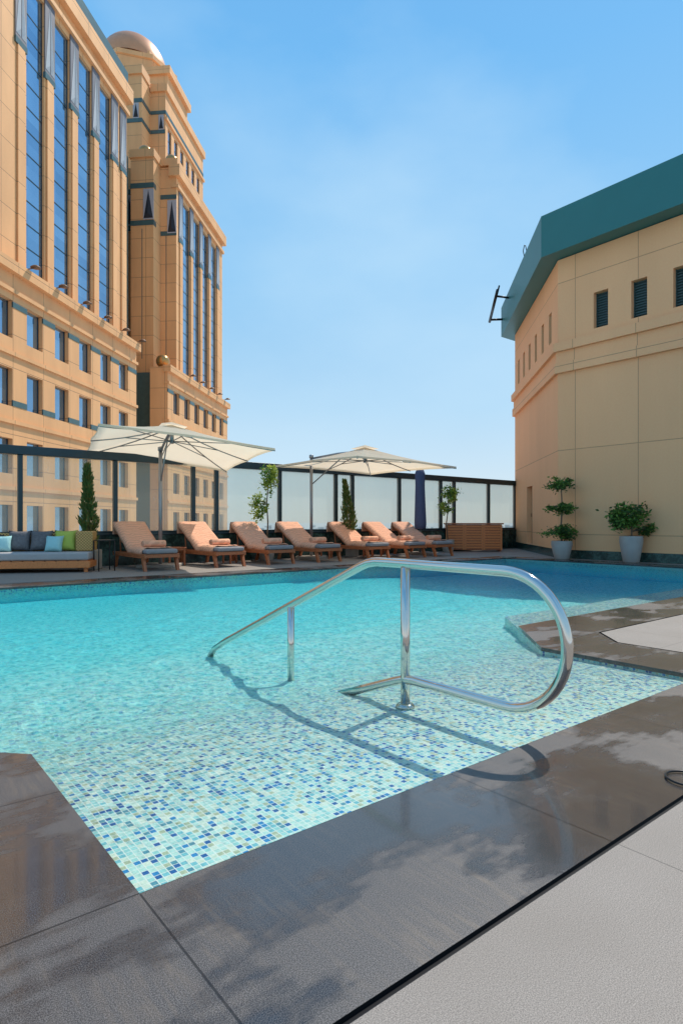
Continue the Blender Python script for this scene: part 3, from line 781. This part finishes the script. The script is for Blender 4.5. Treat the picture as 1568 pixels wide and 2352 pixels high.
def prism(bm,P,z0,z1,mi=0,Q=None):
    Q=Q or P
    A=[bm.verts.new((*p,z0)) for p in P]; B=[bm.verts.new((*p,z1)) for p in Q]; n=len(P)
    for i in range(n): bm.faces.new((A[i],A[(i+1)%n],B[(i+1)%n],B[i])).material_index=mi
    bm.faces.new(A); bm.faces.new(B)
bm=bmesh.new(); prism(bm,octo(.14),5.78,6.02); obj('ledge',bm,'tan_wall',bd)
bm=bmesh.new(); prism(bm,octo(.10),5.18,5.46); prism(bm,octo(.05),5.462,5.778); obj('ledge',bm,'tan_wall',bd)
bm=bmesh.new(); prism(bm,octo(.5),8.40,9.55); prism(bm,octo(.3),9.552,9.62); obj('roof',bm,'teal',bd)
bm=bmesh.new(); prism(bm,octo(.03),0.004,.24); obj('skirting',bm,'marble',bd)
k2=Vector(octo(.5)[2]); k1=Vector(octo(.5)[1]); dd=(k2-k1).normalized(); no=Vector((-dd.y,dd.x))
if no.dot(k1)<0: no=-no
bm=bmesh.new(); q=k2-dd*.3
def Q3(o,s,z): p=q+no*o+dd*s; return (p.x,p.y,z)
tube(bm,[Q3(.0,0,9.0),Q3(.42,0,9.0),Q3(.46,.05,9.08)],.045,8)
tube(bm,[Q3(.46,.25,9.0),Q3(.46,-1.9,9.45)],.055,8); tube(bm,[Q3(.40,.2,9.14),Q3(.40,-1.9,9.60)],.03,8)
tube(bm,[Q3(.0,-1.5,9.3),Q3(.46,-1.5,9.38)],.04,8)
tube(bm,[Q3(-.2,-4.2,9.5),Q3(-.1,-4.2,10.0),Q3(-.1,-4.0,10.1),Q3(-.1,-3.8,10.0),Q3(-.2,-3.8,9.5)],.015,6)
obj('pipe_bracket',bm,'black',bd)

# ---------------------------------------------------------------- hotel tower; local x=b (out to the pool side), y=a (along)
BX,BY=-27,47
tw_loc=Matrix.Rotation(R6,4,'Z')@Vector((BX,BY,-60))
ht=empty('hotel_tower',tw_loc,R6,label="tall tan stone hotel with blue glass strips and bronze dome",category="building")
Z0=60
def TB(bm,b0,b1,a0,a1,z0,z1,mi=0,bev=0): box(bm,b0-BX,b1-BX,a0-BY,a1-BY,z0+Z0,z1+Z0,mi,bev)
body=bmesh.new()
def BD(*a): TB(body,*a,1)
def CO(*a,name='cornice'):
    w=bmesh.new(); TB(w,*a); obj(name,w,'tan',ht)
def facade(b,a0,a1,z0,z1,holes,depth):
    H=[(h[0]-a0,h[1]-a0,h[2]+Z0,h[3]+Z0) for h in holes]
    wall(body,(b-BX,a0-BY),(0,1),(1,0),a1-a0,z0+Z0,z1+Z0,H,depth)
    for h in holes:
        w=bmesh.new()
        TB(w,b-depth-.03,b-depth+.03,h[0]+.001,h[1]-.001,h[2]+.001,h[3]-.001,0)
        fr=.05
        TB(w,b-depth+.031,b-depth+.06,h[0]+.001,h[0]+fr,h[2]+.001,h[3]-.001,1); TB(w,b-depth+.031,b-depth+.06,h[1]-fr,h[1]-.001,h[2]+.001,h[3]-.001,1)
        if h[3]-h[2]>4:
            z=h[2]+1.3
            while z<h[3]-.5:
                TB(w,b-depth+.031,b-depth+.05,h[0]+fr,h[1]-fr,z,z+.06,1); z+=1.3
        obj('window',w,['glass','dark_metal'],ht)
rows=[(10.45,12.4),(6.95,8.9),(3.5,5.3),(.2,1.9),(-3.4,-1.7)]
def podium(a0,a1,cols,w0=.66,w1=.76):
    hs=[(c-w0,c+w1,z0,z1) for c in cols for z0,z1 in rows]
    facade(-20.14,a0,a1,-60,14.2,hs,.32)
    edges=[a0]+[x for c in cols for x in (c-w0,c+w1)]+[a1]
    for k in range(0,len(edges),2):
        for z in (12.05,6.98): BD(-20.2,-20.115,edges[k],edges[k+1],z,z+.3)
    for z0,z1,p in ((13.75,14.32,.32),(12.75,12.95,.14),(9.55,9.75,.12),(6.05,6.25,.12),(2.65,2.85,.12)):
        CO(-20.5,-20.14+p,a0-.05 if z0<13 else a0-.15,a1+.05 if z0<13 else a1+.15,z0,z1)
podium(20.0,43.6,[25.9+2.6*k for k in range(7)])
podium(49.6,66.7,[51.5+2.6*k for k in range(6)])
TB(body,-36,-20.57,20,43.6,-60,14.19); TB(body,-20.57,-20.141,43.3,43.598,-60,14.19)
TB(body,-21.7,-20.57,49.6,66.7,-60,14.19); TB(body,-20.57,-20.141,49.602,49.9,-60,14.19); TB(body,-20.57,-20.141,66.4,66.698,-60,14.19)
def upper(a0,a1,cols,orn,wa,wb):
    hs=[(c-wa,c+wb,14.9,30.9) for c in cols]
    facade(-20.8,a0,a1,14.2,33.2,hs,.20)
    CO(-21.4,-20.40,a0-.3,a1+.3,32.3,33.3); CO(-21.2,-20.58,a0-.1,a1+.1,31.3,31.6)
    for c in orn:
        w=bmesh.new()
        TB(w,-20.797,-20.73,c-.48,c+.48,27.0,31.25,0)
        for sg in (-1,1):
            q=[w.verts.new((x-BX,y-BY,z+Z0)) for x,y,z in ((-20.72,c+sg*.04,27.2),(-20.72,c+sg*.45,27.2),(-20.72,c+sg*.03,31.1))]
            ap=w.verts.new((-20.60-BX,c+sg*.2-BY,27.5+Z0))
            w.faces.new(q).material_index=1
            for k in range(3): w.faces.new((q[k],q[(k+1)%3],ap)).material_index=1
        obj('facade_ornament',w,['silver_dark','silver'],ht)
        BD(-20.85,-20.70,c-.5,c+.5,26.65,26.98)
        CO(-20.79,-20.70,c-.30,c+.30,14.4,26.64,name='pilaster')
upper(20,43.4,[32.2+2.65*k for k in range(4)],[28.3,30.85,33.52,36.17,38.82,41.45,42.75],.82,.86)
upper(53.2,66.9,[55.7+2.68*k for k in range(4)],[54.2,57.05,59.75,62.42,65.2],.86,.96)
TB(body,-36,-21.32,20,43.4,14.19,33.2); TB(body,-21.32,-20.801,43.0,43.398,14.19,33.2)
TB(body,-22.3,-21.32,53.2,66.9,14.19,33.2); TB(body,-21.32,-20.801,53.202,53.6,14.19,33.2); TB(body,-21.32,-20.801,66.5,66.898,14.19,33.2)
CO(-36,-35.5,20,43.8,33.21,33.9)
TB(body,-24.4,-22.302,51.7,66.6,-60,33.8); TB(body,-38,-24.402,52.6,66.4,-60,33.0)
CO(-24.5,-22.2,51.55,54,33.3,34.0); CO(-22.19,-20.65,53.05,55,33.31,33.95)
for z in (27.3,30.6):
    BD(-24.43,-22.27,51.66,52.2,z,z+.45); BD(-22.26,-20.77,53.16,53.19,z-.3,z+.1)
    BD(-25.6,-24.44,52.55,52.59,z,z+.45)
def endorn(bc,a,z0,z1,wd=.8):
    w=bmesh.new(); TB(w,bc-wd/2-.05,bc+wd/2+.05,a-.06,a-.002,z0,z1,0)
    q=[w.verts.new((x-BX,a-.065-BY,z+Z0)) for x,z in ((bc-wd/2,z0+.1),(bc+wd/2,z0+.1),(bc,z1-.1))]; ap=w.verts.new((bc-BX,a-.25-BY,z0+.5+Z0))
    w.faces.new(q).material_index=1
    for k in range(3): w.faces.new((q[k],q[(k+1)%3],ap)).material_index=1
    obj('facade_ornament',w,['grey_mid','matte_dark'],ht)
endorn(-22.75,51.7,27.8,30.5,.85); endorn(-21.2,53.2,27.2,30.2,.75); endorn(-24.95,52.6,27.8,30.5,.8)
for b,a,z0,z1 in ((-23.35,51.7,15.5,27),(-21.75,53.2,15.5,27)): BD(b-.03,b+.03,a-.012,a-.002,z0,z1)
tb=bmesh.new(); TB(tb,-34,-21.72,51.0,51.68,-60,14.1); obj('recessed_block',tb,'green_stone',ht)
tb=bmesh.new(); TB(tb,-36,-22.6,20,46.5,33.3,36.2); TB(tb,-36.2,-22.3,19.8,46.8,36.202,37.1); TB(tb,-36,-24.3,43.6,51,-60,33)
obj('set_back_storey',tb,'green_stone',ht)
hs=[(61.7+1.75*k-.48,61.7+1.75*k+.48,34.5,42.2) for k in range(6)]
facade(-24.85,60.6,72.2,30,46,hs,.18)
TB(body,-26.5,-25.28,60.6,72.2,30,46); TB(body,-25.28,-24.851,60.602,60.9,30,46); TB(body,-25.28,-24.851,71.9,72.198,30,46)
TB(body,-28.6,-26.5,58.6,72,30,46.6); TB(body,-42,-28.6,60.4,72,30,46)
CO(-28.75,-26.4,58.4,60.3,46.0,46.9); CO(-26.39,-24.6,60.4,72.4,45.5,46.3); CO(-24.9,-24.65,60.5,72.3,42.6,42.9)
for z in (41.2,43.2):
    BD(-28.65,-26.45,58.55,60.5,z,z+.4)
    if z>42.5: BD(-26.44,-24.8,60.55,72.2,z+.02,z+.38)
    else: BD(-26.44,-24.9,60.55,60.59,z+.02,z+.38)
endorn(-27.1,58.6,41.6,43.15,.5); endorn(-25.3,60.6,41.6,43.15,.45)
hs=[(68.9+1.15*k,68.9+1.15*k+.75,47.8,50.8) for k in range(5)]
facade(-27.8,68.4,74.8,44,54,hs,.25)
TB(body,-36,-28.22,68.4,74.8,44,54); TB(body,-28.22,-27.801,68.402,68.7,44,54); TB(body,-28.22,-27.801,74.6,74.798,44,54)
CO(-36.3,-27.4,68.1,75.1,53.2,54.1); CO(-36.1,-27.6,68.25,75,51.4,51.7)
for k in range(5):
    w=bmesh.new(); TB(w,-34.8+1.35*k,-33.95+1.35*k,68.3,68.398,48,50.8,0); TB(w,-34.7+1.35*k,-34.05+1.35*k,68.27,68.299,48.1,50.7,1); obj('window',w,['dark_metal','glass'],ht)
bm=bmesh.new(); lathe(bm,[(5.0,54.1+Z0),(5.0,55.4+Z0),(5.2,55.5+Z0),(5.2,56.0+Z0),(4.3,56.1+Z0),(4.2,57.0+Z0),(0,57.0+Z0)],8,0,(-33.4-BX,72.4-BY))
for f in bm.faces: f.smooth=False
obj('drum',bm,'tan',ht)
bm=bmesh.new(); R=4.1
lathe(bm,[(R*math.cos(t*math.pi/24),56.5+Z0+R*1.0*math.sin(t*math.pi/24)) for t in range(12)]+[(0,56.5+R+Z0)],40,0,(-33.7-BX,72.0-BY)); obj('dome',bm,'bronze',ht)
for b,a,z,r in ((-20.9,50.4,14.85,.58),(-23.4,52.5,34.2,.62),(-21.5,53.9,34.1,.6)):
    bm=bmesh.new(); sphere(bm,(b-BX,a-BY,z+Z0),r,1,0,24); lathe(bm,[(r*.7,z-r*1.02+Z0),(r*.7,z-r*.8+Z0),(0,z-r*.8+Z0)],16,0,(b-BX,a-BY)); obj('ornamental_ball',bm,'gold',ht)
for i,a in enumerate([30.3+2.62*k for k in range(6)]+[54.2+2.68*k for k in range(5)]):
    bm=bmesh.new(); x=-19.85-BX; y=a-BY; z=14.38+Z0
    tube(bm,[(x-.45,y,z),(x+.3,y,z+.1)],.03,6)
    lathe(bm,[(0,z+.24),(.12,z+.22),(.26,z+.12),(.27,z+.09),(0,z+.10)],14,0,(x+.3,y)); obj('facade_lamp',bm,'hood',ht)
obj('wall',body,['tan','green_stone'],ht)

# ---------------------------------------------------------------- light, sky, camera
sd=Vector((.455,.545,1.0)).normalized()
sl=D.lights.new('sun','SUN'); sl.energy=4.3; sl.angle=math.radians(.5); sl.color=(1,.93,.83)
so=D.objects.new('sun',sl); coll.objects.link(so); so.rotation_euler=(-sd).to_track_quat('-Z','Y').to_euler()
w=D.worlds.new('World'); scene.world=w; w.use_nodes=True; t=w.node_tree; t.nodes.clear()
N=t.nodes.new; Lk=t.links.new
sky=N('ShaderNodeTexSky'); sky.sky_type='NISHITA'; sky.sun_disc=False
sky.sun_elevation=math.asin(sd.z); sky.sun_rotation=math.atan2(sd.x,sd.y); sky.air_density=1.0; sky.dust_density=.4; sky.ozone_density=2.0
tc=N('ShaderNodeTexCoord'); sp=N('ShaderNodeSeparateXYZ'); Lk(tc.outputs['Generated'],sp.inputs[0])
gr=N('ShaderNodeValToRGB'); Lk(sp.outputs[2],gr.inputs[0])
st=[(0,(.76,.84,.90)),(.06,(.66,.81,.93)),(.18,(.47,.74,.97)),(.38,(.31,.65,.99)),(.60,(.18,.54,.98)),(1,(.12,.38,.82))]
e=gr.color_ramp.elements
while len(e)<len(st): e.new(.5)
for i,(p,c) in enumerate(st): e[i].position=p; e[i].color=c+(1,)
sc=N('ShaderNodeVectorMath'); sc.operation='SCALE'; sc.inputs['Scale'].default_value=8.9; Lk(gr.outputs[0],sc.inputs[0])
m1=N('ShaderNodeMixRGB'); m1.inputs[0].default_value=.87; Lk(sky.outputs[0],m1.inputs[1]); Lk(sc.outputs[0],m1.inputs[2])
mp=N('ShaderNodeMapping'); mp.inputs['Scale'].default_value=(1,1,1.9); mp.inputs['Rotation'].default_value=(.3,.5,.2); Lk(tc.outputs['Generated'],mp.inputs[0])
no_=N('ShaderNodeTexNoise'); no_.inputs['Scale'].default_value=1.7; no_.inputs['Detail'].default_value=9; no_.inputs['Roughness'].default_value=.5; Lk(mp.outputs[0],no_.inputs[0])
rp=N('ShaderNodeValToRGB'); rp.color_ramp.elements[0].position=.46; rp.color_ramp.elements[0].color=(0,0,0,1); rp.color_ramp.elements[1].position=.72; rp.color_ramp.elements[1].color=(.5,.5,.5,1)
Lk(no_.outputs[0],rp.inputs[0])
mx=N('ShaderNodeMixRGB'); Lk(rp.outputs[0],mx.inputs[0]); Lk(m1.outputs[0],mx.inputs[1]); mx.inputs[2].default_value=(5.4,7.5,9.1,1)
bg=N('ShaderNodeBackground'); bg.inputs[1].default_value=.11; Lk(mx.outputs[0],bg.inputs[0])
ow=N('ShaderNodeOutputWorld'); Lk(bg.outputs[0],ow.inputs[0])
cam=D.cameras.new('camera'); co=D.objects.new('camera',cam); coll.objects.link(co)
co.location=(0,0,1.0); co.rotation_euler=(math.radians(90),0,0)
cam.sensor_fit='HORIZONTAL'; cam.sensor_width=24; cam.lens=24*1400/1568; cam.shift_y=24/1568; cam.clip_end=100000; cam.clip_start=.05
scene.camera=co
scene.view_settings.view_transform='Standard'; scene.view_settings.look='None'; scene.view_settings.exposure=0
